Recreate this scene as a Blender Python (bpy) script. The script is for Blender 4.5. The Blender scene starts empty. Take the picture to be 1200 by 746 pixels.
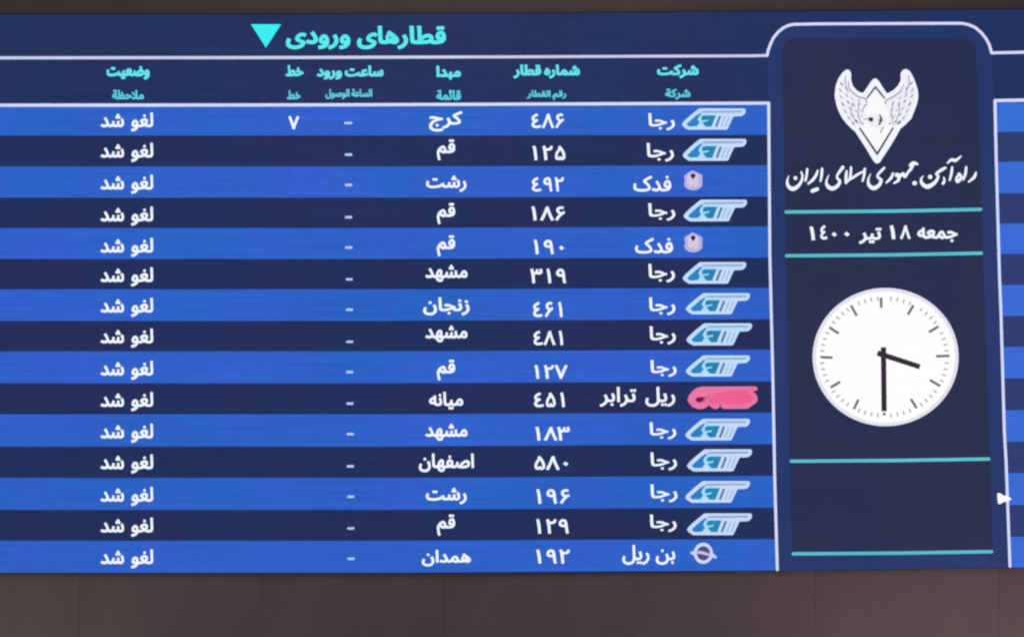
import bpy, math
from mathutils import Vector, Euler, Matrix
from mathutils.geometry import delaunay_2d_cdt

C = bpy.context.scene.collection
S = bpy.context.scene

# ------------------------------------------------------------------ camera
PW, PH = 1200.0, 746.0
cam_data = bpy.data.cameras.new('Camera')
cam = bpy.data.objects.new('Camera', cam_data)
C.objects.link(cam)
cam_data.sensor_width = 36.0
cam_data.lens = 50.0
cam_data.clip_end = 500
CAM_LOC = Vector((0.0, -12.0, 3.0))
CAM_ROT = Euler((math.radians(92.0), math.radians(-0.35), 0.0), 'XYZ')
cam.location = CAM_LOC
cam.rotation_euler = CAM_ROT
cam_data.dof.use_dof = True
cam_data.dof.focus_distance = 9.0
cam_data.dof.aperture_fstop = 1.4
S.camera = cam
FPX = cam_data.lens / cam_data.sensor_width * PW
CM = CAM_ROT.to_matrix()

def P(x, y, lift=0.0):
    """a point of the display face (the plane Y = -lift)"""
    d = CM @ Vector(((x - PW / 2) / FPX, -(y - PH / 2) / FPX, -1.0))
    t = (-lift - CAM_LOC.y) / d.y
    return CAM_LOC + d * t

# ------------------------------------------------------------------ world, lamps, exposure
world = bpy.data.worlds.new('World')
S.world = world
world.use_nodes = True
bg = world.node_tree.nodes['Background']
bg.inputs['Color'].default_value = (0.60, 0.57, 0.63, 1)
bg.inputs['Strength'].default_value = 0.31
S.view_settings.view_transform = 'Standard'
S.view_settings.look = 'None'
S.view_settings.exposure = 0.0
S.view_settings.gamma = 1.0
S.cycles.use_denoising = False
S.cycles.use_adaptive_sampling = False
S.cycles.filter_width = 1.9

def hall_lamp(name, loc, target, power, size, col):
    l = bpy.data.lights.new(name, 'AREA')
    l.shape = 'DISK'
    l.size = size
    l.energy = power
    l.color = col
    o = bpy.data.objects.new(name, l)
    o.location = loc
    o.rotation_euler = (Vector(target) - Vector(loc)).to_track_quat('-Z', 'Y').to_euler()
    C.objects.link(o)

hall_lamp('hall_lamp', (4.4, -2.3, -1.2), (4.1, 0, 0.6), 44, 0.9, (1.0, 0.71, 0.77))
hall_lamp('hall_lamp', (-4.9, -2.2, -1.2), (-4.7, 0, 0.5), 24, 0.9, (1.0, 0.80, 0.70))
hall_lamp('ceiling_lamp', (0.0, -6.0, 9.5), (0, 0, 4), 90, 3.0, (1.0, 0.88, 0.8))

# ------------------------------------------------------------------ glyph outlines (visual order, thousandths of an em)
GLYPHS = {
1632:(175, [[92,123,74,143,57,159,39,175,81,221,111,194,136,167]]),
1633:(166, [[131,4,82,-2,81,29,76,89,69,166,59,250,46,328,30,391,77,404,97,324,112,230,122,136,128,56]]),
1634:(289, [[131,4,82,-2,81,29,76,89,69,166,59,250,46,328,30,391,77,404,97,324,112,230,122,136,128,56], [155,279,103,286,65,304,65,353,106,334,153,327,180,329,203,338,220,360,231,402,271,394,267,366,261,343,252,324,240,309,227,298,211,289]]),
1635:(346, [[131,4,82,-2,81,29,76,89,69,166,59,250,46,328,30,391,77,404,97,324,112,230,122,136,128,56], [143,253,111,261,93,279,85,299,82,385,98,325,108,310,122,302,136,299,154,306,170,333,180,388,222,383,218,360,214,338,213,325,222,308,247,302,269,306,280,318,283,334,278,363,267,390,308,405,323,361,328,327,318,289,290,264,247,255,207,265,198,273,191,282,187,293,201,293,195,281,188,271,178,263]]),
1636:(283, [[264,63,277,22,226,3,162,-3,136,-2,113,2,92,8,75,16,60,27,48,39,39,53,34,69,33,87,45,135,57,154,74,174,97,193,65,207,42,230,33,262,42,301,68,340,114,376,178,404,195,359,144,337,109,314,88,289,81,265,88,250,109,238,141,234,181,238,186,196,121,154,90,119,82,90,83,79,87,70,93,62,124,48,168,43,206,47,239,55]]),
1639:(343, [[146,-4,157,43,182,133,214,230,250,324,285,407,331,388,298,313,265,231,235,148,209,70,192,5], [146,-4,126,68,101,149,73,233,43,316,12,391,59,410,94,323,128,233,157,144,178,59,190,5]]),
1640:(341, [[58,-6,12,13,44,87,77,168,108,250,133,327,151,391,197,400,187,362,162,271,129,173,93,77], [283,-6,255,65,228,140,202,215,180,288,162,355,153,391,197,400,215,329,238,251,266,170,297,89,330,12]]),
1641:(291, [[209,-3,197,54,189,111,183,165,178,218,173,265,166,303,155,332,139,349,117,355,89,345,70,321,63,292,72,261,96,242,132,237,166,240,203,251,208,209,165,195,124,190,70,201,55,209,42,220,32,233,24,248,19,265,18,285,19,304,24,323,31,341,41,358,54,373,68,385,85,395,103,401,123,402,142,401,158,396,172,388,184,378,193,365,201,349,216,293,224,228,229,171,234,113,242,56,254,5]]),
1781:(323, [[112,0,74,10,64,19,55,30,48,44,39,103,50,178,79,250,117,312,154,357,184,329,150,286,116,229,90,166,81,105,89,60,96,52,105,47,116,46,126,47,132,50,136,56,140,80,140,88,177,91,177,83,182,55,187,50,193,47,202,46,220,50,234,66,239,101,228,180,218,210,205,241,189,273,168,305,144,339,115,372,154,403,214,325,254,246,277,171,285,103,276,53,249,15,237,7,222,2,206,0,176,7,158,24,152,43,164,43,159,24,142,7]]),
1782:(252, [[58,-1,15,16,70,119,133,198,212,257,234,219,176,172,127,117,88,58], [142,181,105,196,72,220,48,254,39,299,40,318,45,335,52,352,63,366,75,378,91,388,108,396,128,400,149,402,178,400,205,392,197,348,173,354,149,356,134,355,121,351,111,346,92,322,87,298,98,263,126,235,162,217,196,211]]),
64398:(520, [[231,-12,247,36,342,40,401,50,431,66,439,88,429,122,386,174,353,205,323,230,301,248,292,260,294,277,298,293,305,304,335,329,379,355,436,384,506,419,526,375,447,337,393,309,354,286,321,263,330,285,396,229,444,179,474,132,484,85,480,57,461,31,420,9,347,-7], [231,-12,138,-6,72,15,55,26,42,38,31,52,24,69,19,87,18,108,20,138,26,170,34,201,79,190,74,169,68,144,66,122,68,102,73,86,82,72,95,61,113,52,137,45,247,36,258,7]]),
64400:(244, [[0,-3,6,46,62,46,117,49,147,60,160,73,164,88,153,122,111,174,78,205,47,230,25,248,17,260,18,277,22,293,29,304,60,329,103,355,160,384,230,419,250,375,171,337,117,309,79,286,45,263,54,285,120,229,168,179,198,132,208,85,203,57,183,28,137,6,54,-3]]),
64508:(451, [[18,-1,20,30,29,65,43,104,85,88,75,56,68,28,66,4,76,-37,104,-66,145,-83,196,-89,271,-80,324,-56,356,-27,366,1,356,15,330,28,296,41,263,57,237,80,226,111,239,160,272,204,319,236,336,243,354,247,373,248,416,242,441,229,421,187,399,196,373,200,338,193,306,174,283,148,274,119,284,101,311,85,346,71,382,55,409,35,419,8,417,-7,413,-23,404,-39,393,-56,378,-72,360,-87,340,-101,316,-113,290,-123,260,-131,228,-136,193,-138,124,-129,68,-104,54,-92,41,-78,31,-61,24,-43,19,-23]]),
64510:(177, [[0,-3,6,46,60,48,72,51,82,56,88,62,97,97,92,132,79,175,63,221,111,239,125,196,137,148,142,106,134,56,108,22,64,3], [110,-115,89,-106,80,-86,89,-65,110,-56,130,-65,139,-86,130,-106], [28,-115,7,-106,-1,-86,7,-65,28,-56,49,-65,57,-86,49,-106]]),
64511:(221, [[0,-3,6,46,52,50,77,67,91,104,104,168,151,159,145,135,140,109,138,87,139,71,148,57,174,49,227,46,245,39,251,23,242,5,221,-3,164,1,131,12,116,32,109,59,127,57,106,27,81,8,47,-1], [149,-115,128,-106,120,-86,128,-65,149,-56,170,-65,178,-86,170,-106], [68,-115,47,-106,39,-86,47,-65,68,-56,89,-65,97,-86,89,-106]]),
65163:(159, [[0,-3,6,46,52,49,77,64,85,97,80,132,68,175,51,221,99,239,114,196,125,148,130,106,125,64,110,33,84,13,47,1], [22,305,15,337,40,343,61,348,58,336,29,356,21,366,16,378,15,391,23,421,46,439,76,445,90,443,104,440,99,410,88,413,76,414,55,408,47,392,55,371,73,357,90,352,66,350,96,358,121,367,130,337,97,325,58,314]]),
65165:(141, [[55,0,43,423,91,423,103,0]]),
65166:(172, [[172,-3,143,-2,119,2,100,8,85,16,73,27,65,41,55,99,43,423,91,423,103,118,109,73,113,64,120,57,129,52,178,46,197,39,202,23,194,5]]),
65169:(159, [[0,-3,6,46,52,49,77,64,85,97,80,132,68,175,51,221,99,239,114,196,125,148,130,106,125,64,110,33,84,13,47,1], [63,-113,42,-105,34,-84,42,-63,63,-55,84,-63,92,-84,84,-105]]),
65170:(203, [[0,-3,6,46,45,50,67,67,79,104,92,168,139,159,133,135,128,109,126,87,132,66,155,51,209,46,227,39,233,23,225,5,203,-3,143,4,130,9,119,16,111,25,97,59,115,57,95,27,71,8,40,-1], [101,-113,80,-105,71,-84,80,-63,101,-55,121,-63,130,-84,121,-105]]),
65172:(288, [[288,-3,231,6,216,14,203,24,192,38,184,54,179,75,176,100,167,306,215,306,224,110,234,68,258,50,294,46,312,39,318,23,309,5], [199,62,133,52,75,61,58,68,45,78,33,89,25,101,19,116,18,132,19,148,23,164,31,179,66,218,117,247,180,263,188,213,135,205,97,187,73,164,65,140,74,119,98,106,131,100,165,102,194,108], [186,374,165,383,156,403,165,424,186,433,207,424,215,403,207,383], [105,374,84,383,75,403,84,424,105,433,125,424,134,403,125,383]]),
65174:(648, [[231,-12,247,36,323,41,403,57,480,88,503,103,524,120,543,139,580,117,573,96,571,81,578,64,603,51,654,46,672,39,678,23,669,5,648,-3,581,5,564,11,549,20,539,31,531,43,528,58,529,76,540,72,483,35,410,9,325,-7], [231,-12,138,-6,72,15,55,26,42,38,31,52,24,69,19,87,18,108,20,138,26,170,34,201,79,190,74,169,68,144,66,122,68,102,73,86,82,72,95,61,113,52,137,45,247,36,258,7], [331,238,310,246,301,267,310,287,331,296,351,287,360,267,351,246], [250,238,229,246,220,267,229,287,250,296,270,287,279,267,270,246]]),
65175:(177, [[0,-3,6,46,60,48,72,51,82,56,88,62,97,97,92,132,79,175,63,221,111,239,125,196,137,148,142,106,134,56,108,22,64,3], [129,301,108,309,100,330,108,350,129,359,150,350,158,330,150,309], [48,301,27,309,18,330,27,350,48,359,68,350,77,330,68,309]]),
65181:(379, [[207,-68,186,-59,178,-39,186,-18,207,-9,228,-18,237,-39,228,-59], [213,-234,134,-224,110,-217,88,-207,68,-195,50,-180,35,-164,23,-145,13,-123,8,-100,6,-74,16,-8,45,51,92,101,156,143,234,173,227,165,196,176,162,186,126,194,84,197,52,194,27,189,19,232,54,243,92,247,141,242,182,229,222,215,270,202,333,197,338,197,339,148,279,142,215,123,154,92,103,49,68,-4,60,-24,56,-45,55,-68,56,-87,60,-105,68,-121,77,-135,89,-147,103,-157,156,-178,219,-184,279,-178,338,-161,355,-201,285,-226]]),
65183:(349, [[0,-3,5,46,66,50,124,64,179,86,229,115,193,139,149,154,98,160,81,159,64,157,45,154,36,199,68,206,98,209,154,201,199,183,238,162,273,144,309,136,321,136,325,94,279,87,237,68,194,45,144,22,82,4], [165,-110,144,-102,136,-81,144,-60,165,-52,186,-60,194,-81,186,-102]]),
65184:(378, [[378,-3,332,0,295,12,267,38,250,83,285,104,303,68,334,50,384,46,402,39,407,23,399,5], [0,-3,5,46,66,50,124,64,179,86,229,115,193,139,149,154,98,160,81,159,64,157,45,154,36,199,68,206,98,209,154,201,199,183,238,162,273,144,309,136,321,136,325,94,279,87,237,68,194,45,144,22,82,4], [155,-110,134,-102,125,-81,134,-60,155,-52,175,-60,184,-81,175,-102]]),
65187:(349, [[0,-3,5,46,66,50,124,64,179,86,229,115,193,139,149,154,98,160,81,159,64,157,45,154,36,199,68,206,98,209,154,201,199,183,238,162,273,144,309,136,321,136,325,94,279,87,237,68,194,45,144,22,82,4]]),
65191:(349, [[0,-3,5,46,66,50,124,64,179,86,229,115,193,139,149,154,98,160,81,159,64,157,45,154,36,199,68,206,98,209,154,201,199,183,238,162,273,144,309,136,321,136,325,94,279,87,237,68,194,45,144,22,82,4], [99,270,78,278,69,299,78,320,99,328,119,320,128,299,119,278]]),
65193:(283, [[21,27,44,68,78,53,127,46,175,52,200,69,208,96,203,125,181,173,130,251,171,278,221,200,248,138,256,93,244,47,235,33,221,21,205,11,184,3,158,-2,127,-4,86,0,50,10]]),
65194:(315, [[127,46,175,52,200,69,208,96,202,124,185,162,160,205,130,251,171,278,212,212,241,154,260,103,278,65,300,49,321,46,339,39,345,23,337,5,315,-3,277,4,245,29,237,41,230,56,226,74,250,93,239,47,231,33,219,21,203,11,183,3,158,-2,127,-4,86,0,50,10,21,27,44,68,78,53]]),
65197:(218, [[2,-136,-15,-91,22,-78,53,-63,77,-46,97,-28,111,-10,122,9,134,63,130,95,118,130,93,179,136,201,169,128,178,68,177,43,173,21,166,0,134,-54,91,-94,44,-121]]),
65198:(235, [[2,-138,-15,-92,57,-60,103,-21,127,22,134,63,133,83,128,103,121,122,93,179,136,201,156,160,172,122,183,90,189,74,196,63,204,55,241,46,259,39,264,23,256,5,235,-3,192,6,168,31,156,62,175,52,174,26,168,2,158,-20,145,-40,130,-59,113,-76,56,-116]]),
65199:(218, [[2,-136,-15,-91,22,-78,53,-63,77,-46,97,-28,111,-10,122,9,134,63,130,95,118,130,93,179,136,201,169,128,178,68,177,43,173,21,166,0,134,-54,91,-94,44,-121], [105,269,84,278,75,298,84,319,105,328,125,319,134,298,125,278]]),
65203:(465, [[0,-3,6,46,37,48,57,62,72,97,88,163,133,151,127,128,122,102,120,77,121,68,125,60,131,54,172,46,201,49,220,63,233,99,245,167,290,159,286,133,282,102,280,77,284,61,299,50,334,46,364,50,383,65,390,97,380,153,356,221,404,239,419,196,430,148,435,106,428,58,408,24,376,4,333,-3,287,4,260,23,248,57,268,57,244,19,213,1,165,-3,133,2,104,20,97,31,92,45,89,62,107,66,82,21,47,2]]),
65204:(504, [[0,-3,6,46,37,48,57,62,72,97,88,163,133,151,124,115,120,77,124,60,141,49,172,46,201,49,220,63,233,99,245,167,290,159,286,133,282,102,280,77,284,61,299,50,334,46,352,47,366,51,377,58,384,68,389,80,390,96,389,125,387,159,383,202,426,205,434,126,447,77,471,53,510,46,528,39,533,23,525,5,504,-3,468,3,441,18,422,41,411,68,422,64,417,48,410,34,402,23,369,3,328,-3,286,4,260,23,248,57,268,57,244,19,213,1,165,-3,133,2,104,20,97,31,92,45,89,62,107,66,82,21,47,2]]),
65207:(465, [[0,-3,6,46,37,48,57,62,72,97,88,163,133,151,127,128,122,102,120,77,121,68,125,60,131,54,172,46,201,49,220,63,233,99,245,167,290,159,286,133,282,102,280,77,284,61,299,50,334,46,364,50,383,65,390,97,380,153,356,221,404,239,419,196,430,148,435,106,428,58,408,24,376,4,333,-3,287,4,260,23,248,57,268,57,244,19,213,1,165,-3,133,2,104,20,97,31,92,45,89,62,107,66,82,21,47,2], [255,323,234,332,226,352,234,373,255,382,276,373,285,352,276,332], [215,258,194,266,186,287,194,308,215,317,236,308,244,287,236,266], [296,258,275,266,266,287,275,308,296,317,316,308,325,287,316,266]]),
65208:(504, [[0,-3,6,46,37,48,57,62,72,97,88,163,133,151,124,115,120,77,124,60,141,49,172,46,201,49,220,63,233,99,245,167,290,159,286,133,282,102,280,77,284,61,299,50,334,46,352,47,366,51,377,58,384,68,389,80,390,96,389,125,387,159,383,202,426,205,434,126,447,77,471,53,510,46,528,39,533,23,525,5,504,-3,468,3,441,18,422,41,411,68,422,64,417,48,410,34,402,23,369,3,328,-3,286,4,260,23,248,57,268,57,244,19,213,1,165,-3,133,2,104,20,97,31,92,45,89,62,107,66,82,21,47,2], [255,323,234,332,226,352,234,373,255,382,276,373,285,352,276,332], [215,258,194,266,186,287,194,308,215,317,236,308,244,287,236,266], [296,258,275,266,266,287,275,308,296,317,316,308,325,287,316,266]]),
65211:(535, [[287,-11,199,-7,142,5,109,24,94,53,107,57,75,16,39,0,0,-3,6,46,40,52,62,71,77,107,91,163,135,152,128,126,124,104,122,90,129,66,154,49,207,41,298,38,368,43,419,57,452,81,458,91,462,102,463,114,456,140,436,161,400,170,381,168,362,164,344,155,290,118,245,73,214,33,162,34,208,98,266,157,333,202,356,211,380,217,404,219,424,217,443,213,460,205,474,195,486,184,496,170,503,154,507,137,509,119,506,96,500,74,488,54,471,36,448,20,419,7,383,-3,339,-9]]),
65215:(535, [[287,-11,199,-7,142,5,109,24,94,53,107,57,75,16,39,0,0,-3,6,46,40,52,62,71,77,107,91,163,135,152,128,126,124,104,122,90,129,66,154,49,207,41,298,38,368,43,419,57,452,81,458,91,462,102,463,114,456,140,436,161,400,170,381,168,362,164,344,155,290,118,245,73,214,33,162,34,208,98,266,157,333,202,356,211,380,217,404,219,424,217,443,213,460,205,474,195,486,184,496,170,503,154,507,137,509,119,506,96,500,74,488,54,471,36,448,20,419,7,383,-3,339,-9], [386,280,365,288,357,309,365,330,386,338,407,330,416,309,407,288]]),
65218:(493, [[493,-3,454,0,406,12,366,35,414,59,457,48,499,46,517,39,522,23,514,5], [219,-8,150,-7,92,-4,46,0,12,4,17,50,57,46,106,43,164,41,229,41,299,46,351,60,384,84,390,94,394,105,395,117,388,143,368,164,332,173,313,171,294,167,275,158,222,121,177,76,146,36,94,37,140,100,198,160,264,205,288,214,312,220,336,222,356,220,375,216,392,208,406,198,418,186,428,172,435,157,439,140,440,122,438,99,431,77,420,57,403,39,380,23,351,10,315,0,271,-6], [126,59,114,423,162,423,174,100]]),
65220:(421, [[421,-3,382,0,335,12,294,35,343,59,386,48,427,46,445,39,451,23,442,5], [0,-3,6,46,130,46,219,50,281,63,317,86,324,96,328,107,329,119,322,141,302,162,266,170,247,168,228,164,210,155,156,118,111,73,80,33,28,34,74,98,132,157,199,202,222,211,246,217,270,219,290,217,309,213,326,205,340,195,352,184,362,170,369,154,373,137,375,119,372,100,366,81,354,63,338,45,315,31,285,18,228,5,155,-1,62,-3], [56,56,44,423,92,423,104,97]]),
65224:(421, [[421,-3,382,0,335,12,294,35,343,59,386,48,427,46,445,39,451,23,442,5], [0,-3,6,46,130,46,219,50,281,63,317,86,324,96,328,107,329,119,322,141,302,162,266,170,247,168,228,164,210,155,156,118,111,73,80,33,28,34,74,98,132,157,199,202,222,211,246,217,270,219,290,217,309,213,326,205,340,195,352,184,362,170,369,154,373,137,375,119,372,100,366,81,354,63,338,45,315,31,285,18,228,5,155,-1,62,-3], [56,56,44,423,92,423,104,97], [241,280,220,288,211,309,220,330,241,338,261,330,270,309,261,288]]),
65227:(298, [[0,-3,6,46,64,46,94,48,107,49,82,67,57,100,51,114,47,130,46,147,48,169,53,188,62,206,74,222,88,235,105,246,124,254,146,259,168,260,197,258,227,251,217,205,192,210,168,212,130,204,104,181,95,147,101,119,119,96,142,79,168,69,191,66,204,71,217,75,236,82,264,95,280,52,199,23,110,4]]),
65228:(309, [[0,-3,6,46,73,52,131,71,176,98,205,129,216,161,210,177,192,190,158,196,129,192,99,182,75,168,105,143,133,116,165,83,196,66,233,54,273,48,315,46,333,39,338,23,330,5,309,-3,242,3,178,22,128,55,106,81,79,107,47,132,40,143,34,159,32,171,43,193,74,217,117,236,167,244,188,243,207,239,222,234,253,208,263,174,261,157,257,140,250,122,212,74,155,34,83,7]]),
65232:(309, [[0,-3,6,46,73,52,131,71,176,98,205,129,216,161,210,177,192,190,158,196,129,192,99,182,75,168,105,143,133,116,165,83,196,66,233,54,273,48,315,46,333,39,338,23,330,5,309,-3,242,3,178,22,128,55,106,81,79,107,47,132,40,143,34,159,32,171,43,193,74,217,117,236,167,244,188,243,207,239,222,234,253,208,263,174,261,157,257,140,250,122,212,74,155,34,83,7], [163,305,142,313,133,334,142,354,163,363,183,354,192,334,183,313]]),
65235:(265, [[0,-3,6,46,39,46,76,47,110,49,137,55,170,74,187,105,192,155,186,201,167,235,159,243,149,247,139,248,114,238,97,212,91,180,96,158,113,144,143,139,178,143,208,152,210,111,189,100,164,94,138,92,87,102,55,129,44,168,51,213,71,255,103,285,115,292,129,296,143,297,164,295,181,288,197,276,209,261,220,243,228,222,238,151,237,123,232,98,223,75,211,55,194,37,173,23,140,10,98,2,50,-2], [132,358,111,367,103,387,111,408,132,417,153,408,161,387,153,367]]),
65236:(293, [[0,-3,6,46,36,46,68,47,97,50,123,56,161,73,189,99,200,135,194,163,176,187,150,197,124,188,104,163,97,132,106,98,130,72,159,55,103,39,80,58,58,90,48,133,57,178,80,213,113,237,152,246,170,244,187,239,203,230,216,218,228,205,237,189,244,173,248,156,249,138,239,92,214,56,176,28,130,10,100,4,68,0,33,-2], [293,-3,232,1,172,11,126,25,167,55,209,50,257,47,299,46,317,39,323,23,315,5], [146,307,125,316,117,336,125,357,146,366,167,357,175,336,167,316]]),
65239:(265, [[0,-3,6,46,39,46,76,47,110,49,137,55,170,74,187,105,192,155,186,201,167,235,159,243,149,247,139,248,114,238,97,212,91,180,96,158,113,144,143,139,178,143,208,152,210,111,189,100,164,94,138,92,87,102,55,129,44,168,51,213,71,255,103,285,115,292,129,296,143,297,164,295,181,288,197,276,209,261,220,243,228,222,238,151,237,123,232,98,223,75,211,55,194,37,173,23,140,10,98,2,50,-2], [174,358,153,367,144,387,153,408,174,417,194,408,203,387,194,367], [92,358,71,367,63,387,71,408,92,417,113,408,122,387,113,367]]),
65240:(293, [[0,-3,6,46,36,46,68,47,97,50,123,56,161,73,189,99,200,135,194,163,176,187,150,197,124,188,104,163,97,132,106,98,130,72,159,55,103,39,80,58,58,90,48,133,57,178,80,213,113,237,152,246,170,244,187,239,203,230,216,218,228,205,237,189,244,173,248,156,249,138,239,92,214,56,176,28,130,10,100,4,68,0,33,-2], [293,-3,232,1,172,11,126,25,167,55,209,50,257,47,299,46,317,39,323,23,315,5], [188,307,167,316,158,336,167,357,188,366,208,357,217,336,208,316], [107,307,86,316,77,336,86,357,107,366,127,357,136,336,127,316]]),
65243:(244, [[0,-3,6,46,62,46,117,49,147,60,160,73,164,88,153,122,111,174,78,205,47,230,25,248,17,260,18,277,22,293,29,304,60,329,103,355,160,384,230,419,250,375,171,337,117,309,79,286,45,263,54,285,120,229,168,179,198,132,208,85,203,57,183,28,137,6,54,-3]]),
65245:(412, [[18,-1,20,30,29,65,43,104,85,88,75,56,68,28,66,4,68,-15,73,-31,82,-46,93,-58,107,-69,123,-78,142,-84,163,-88,186,-89,213,-88,237,-83,257,-76,274,-67,289,-54,301,-39,310,-20,317,2,322,26,325,119,314,423,363,423,373,107,370,31,353,-36,344,-56,332,-74,319,-90,303,-104,285,-116,264,-125,240,-132,213,-136,184,-138,123,-129,69,-104,55,-92,42,-78,32,-62,24,-44,19,-23]]),
65246:(433, [[18,-1,20,30,29,65,43,104,85,88,75,56,68,28,66,4,68,-16,74,-33,82,-47,94,-60,108,-70,124,-79,180,-89,216,-87,246,-80,270,-68,290,-53,305,-35,316,-15,323,8,327,33,327,59,314,423,363,423,373,123,383,76,406,52,439,46,457,39,462,23,454,5,433,-3,401,2,380,15,367,33,360,55,376,38,363,-25,354,-45,343,-64,330,-81,313,-97,293,-111,269,-122,242,-131,211,-136,177,-138,117,-128,66,-101,31,-58,24,-41,19,-22]]),
65247:(154, [[0,-3,5,46,53,52,61,58,66,65,68,75,69,122,58,423,106,423,118,127,116,71,100,30,91,20,79,12,64,5]]),
65250:(333, [[46,-233,24,-144,11,-66,6,-15,8,14,12,40,20,65,57,129,106,176,156,205,198,215,224,208,246,183,269,127,290,76,312,52,339,46,357,39,363,23,354,5,333,-3,294,5,266,28,279,39,261,11,237,-5,209,-11,173,-4,137,14,103,44,76,84,82,83,60,33,55,-15,58,-57,67,-112,80,-170,92,-222], [213,38,231,42,240,55,238,75,225,113,214,140,202,156,190,162,173,159,153,150,130,135,109,114,110,119,141,74,179,47]]),
65251:(311, [[0,-3,6,46,34,53,56,76,79,121,113,178,147,205,180,212,218,202,248,174,268,137,276,96,274,74,270,55,263,39,254,27,244,17,231,9,191,0,144,7,123,14,99,26,72,43,95,81,147,55,186,49,213,54,228,68,233,90,225,124,204,152,177,164,156,158,135,136,111,90,84,39,58,11,31,0]]),
65252:(343, [[0,-3,6,46,32,53,51,76,75,121,103,167,132,196,158,210,181,215,216,206,245,177,273,121,298,72,321,51,349,46,367,39,372,23,364,5,343,-3,300,5,268,29,276,41,259,12,234,-6,205,-11,165,-3,126,21,92,57,63,17,34,1], [115,102,137,73,160,52,183,41,205,37,217,38,227,43,235,52,239,63,239,77,234,93,223,120,211,144,196,161,178,167,159,161,138,141]]),
65253:(406, [[18,-1,20,30,29,65,43,104,85,88,75,56,68,28,66,4,68,-16,74,-33,82,-47,94,-60,109,-70,126,-78,189,-88,214,-87,236,-83,256,-77,299,-49,322,-10,328,32,320,87,288,166,333,189,354,141,370,91,376,39,371,-9,352,-56,317,-97,264,-126,242,-132,216,-135,189,-136,123,-128,68,-104,54,-92,42,-78,31,-62,24,-44,19,-23], [197,236,176,245,167,265,176,286,197,295,217,286,226,265,217,245]]),
65254:(433, [[18,-1,24,47,43,104,85,88,71,42,66,4,68,-17,74,-35,83,-49,95,-62,109,-72,127,-79,187,-89,255,-80,298,-57,321,-23,328,15,324,65,314,110,301,155,349,168,359,132,364,110,368,95,385,63,410,49,439,46,457,39,462,23,454,5,433,-3,391,6,365,27,353,55,378,24,366,-35,358,-53,348,-71,335,-87,319,-101,300,-114,277,-124,251,-131,220,-136,186,-138,122,-129,68,-104,53,-92,41,-78,31,-61,24,-43,19,-23], [197,236,176,245,167,265,176,286,197,295,217,286,226,265,217,245]]),
65255:(159, [[0,-3,6,46,52,49,77,64,85,97,80,132,68,175,51,221,99,239,114,196,125,148,130,106,125,64,110,33,84,13,47,1], [76,301,55,309,46,330,55,350,76,359,96,350,105,330,96,309]]),
65257:(240, [[120,0,68,10,53,18,41,28,31,41,24,56,19,74,18,94,20,112,26,133,37,157,54,183,76,210,106,238,117,206,76,242,107,279,164,227,206,168,215,146,221,124,222,101,218,71,202,37,170,10,156,5,139,1], [120,49,153,55,173,75,180,104,175,135,155,170,109,214,135,215,97,175,73,134,65,98,66,83,72,71,80,61,92,54,105,50]]),
65258:(288, [[288,-3,231,6,216,14,203,24,192,38,184,54,179,75,176,100,167,306,215,306,224,110,234,68,258,50,294,46,312,39,318,23,309,5], [199,62,133,52,75,61,58,68,45,78,33,89,25,101,19,116,18,132,19,148,23,164,31,179,66,218,117,247,180,263,188,213,135,205,97,187,73,164,65,140,74,119,98,106,131,100,165,102,194,108]]),
65259:(340, [[228,-5,178,2,130,21,87,52,58,92,47,141,58,190,66,204,77,216,89,227,104,234,120,239,137,241,154,239,169,234,183,226,212,189,222,141,220,119,214,99,203,80,189,63,171,48,151,34,79,7,0,-3,6,46,63,50,107,62,150,88,172,119,178,148,173,172,159,191,137,199,114,191,97,172,91,147,93,131,97,116,104,103,137,70,181,49,226,42,255,49,261,54,264,62,265,72,263,83,254,105,227,140,174,191,85,259,113,296,207,223,265,167,297,127,311,96,314,71,305,34,278,6,264,0,247,-4]]),
65260:(301, [[182,-129,158,-127,135,-121,114,-111,96,-98,80,-81,66,-60,57,-35,51,-6,49,27,50,58,54,88,60,116,90,185,131,231,146,239,161,245,175,247,210,235,235,204,244,156,236,106,229,90,220,75,207,61,191,49,171,38,147,30,186,63,224,54,263,48,306,46,325,39,330,23,322,5,301,-3,266,-1,229,3,194,9,246,11,266,-23,269,-61,256,-95,226,-119], [0,-3,6,46,31,46,55,46,57,2,29,-1], [183,-80,204,-76,221,-63,228,-39,221,-12,195,8,143,16,127,15,110,13,91,9,91,49,132,58,165,76,187,106,195,151,193,171,186,190,171,198,150,186,125,153,105,102,97,38,105,-24,127,-60,156,-76]]),
65261:(265, [[34,-136,24,-88,89,-74,141,-50,154,-38,165,-24,174,-8,181,11,185,33,186,57,183,93,172,123,155,143,133,151,108,141,91,114,85,82,90,61,107,47,138,42,172,46,202,55,205,14,171,-1,132,-5,92,0,63,14,44,37,38,71,45,116,65,158,97,188,109,195,123,198,138,200,153,198,167,194,179,188,209,155,226,108,232,54,230,19,222,-13,210,-41,193,-66,171,-87,144,-105,112,-119,76,-129]]),
65262:(280, [[34,-136,24,-88,89,-74,141,-50,154,-38,165,-24,174,-8,181,11,185,33,186,57,184,83,180,105,171,124,160,139,148,148,133,151,110,142,92,116,85,81,90,64,104,53,127,47,161,46,286,46,304,39,309,23,301,5,280,-3,138,-3,89,5,74,11,62,19,52,29,44,41,39,55,38,72,46,119,67,160,98,189,138,200,155,198,171,193,186,184,199,171,211,155,220,135,227,112,231,85,232,54,230,19,222,-13,210,-41,193,-66,171,-87,144,-105,112,-119,76,-129]]),
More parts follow.
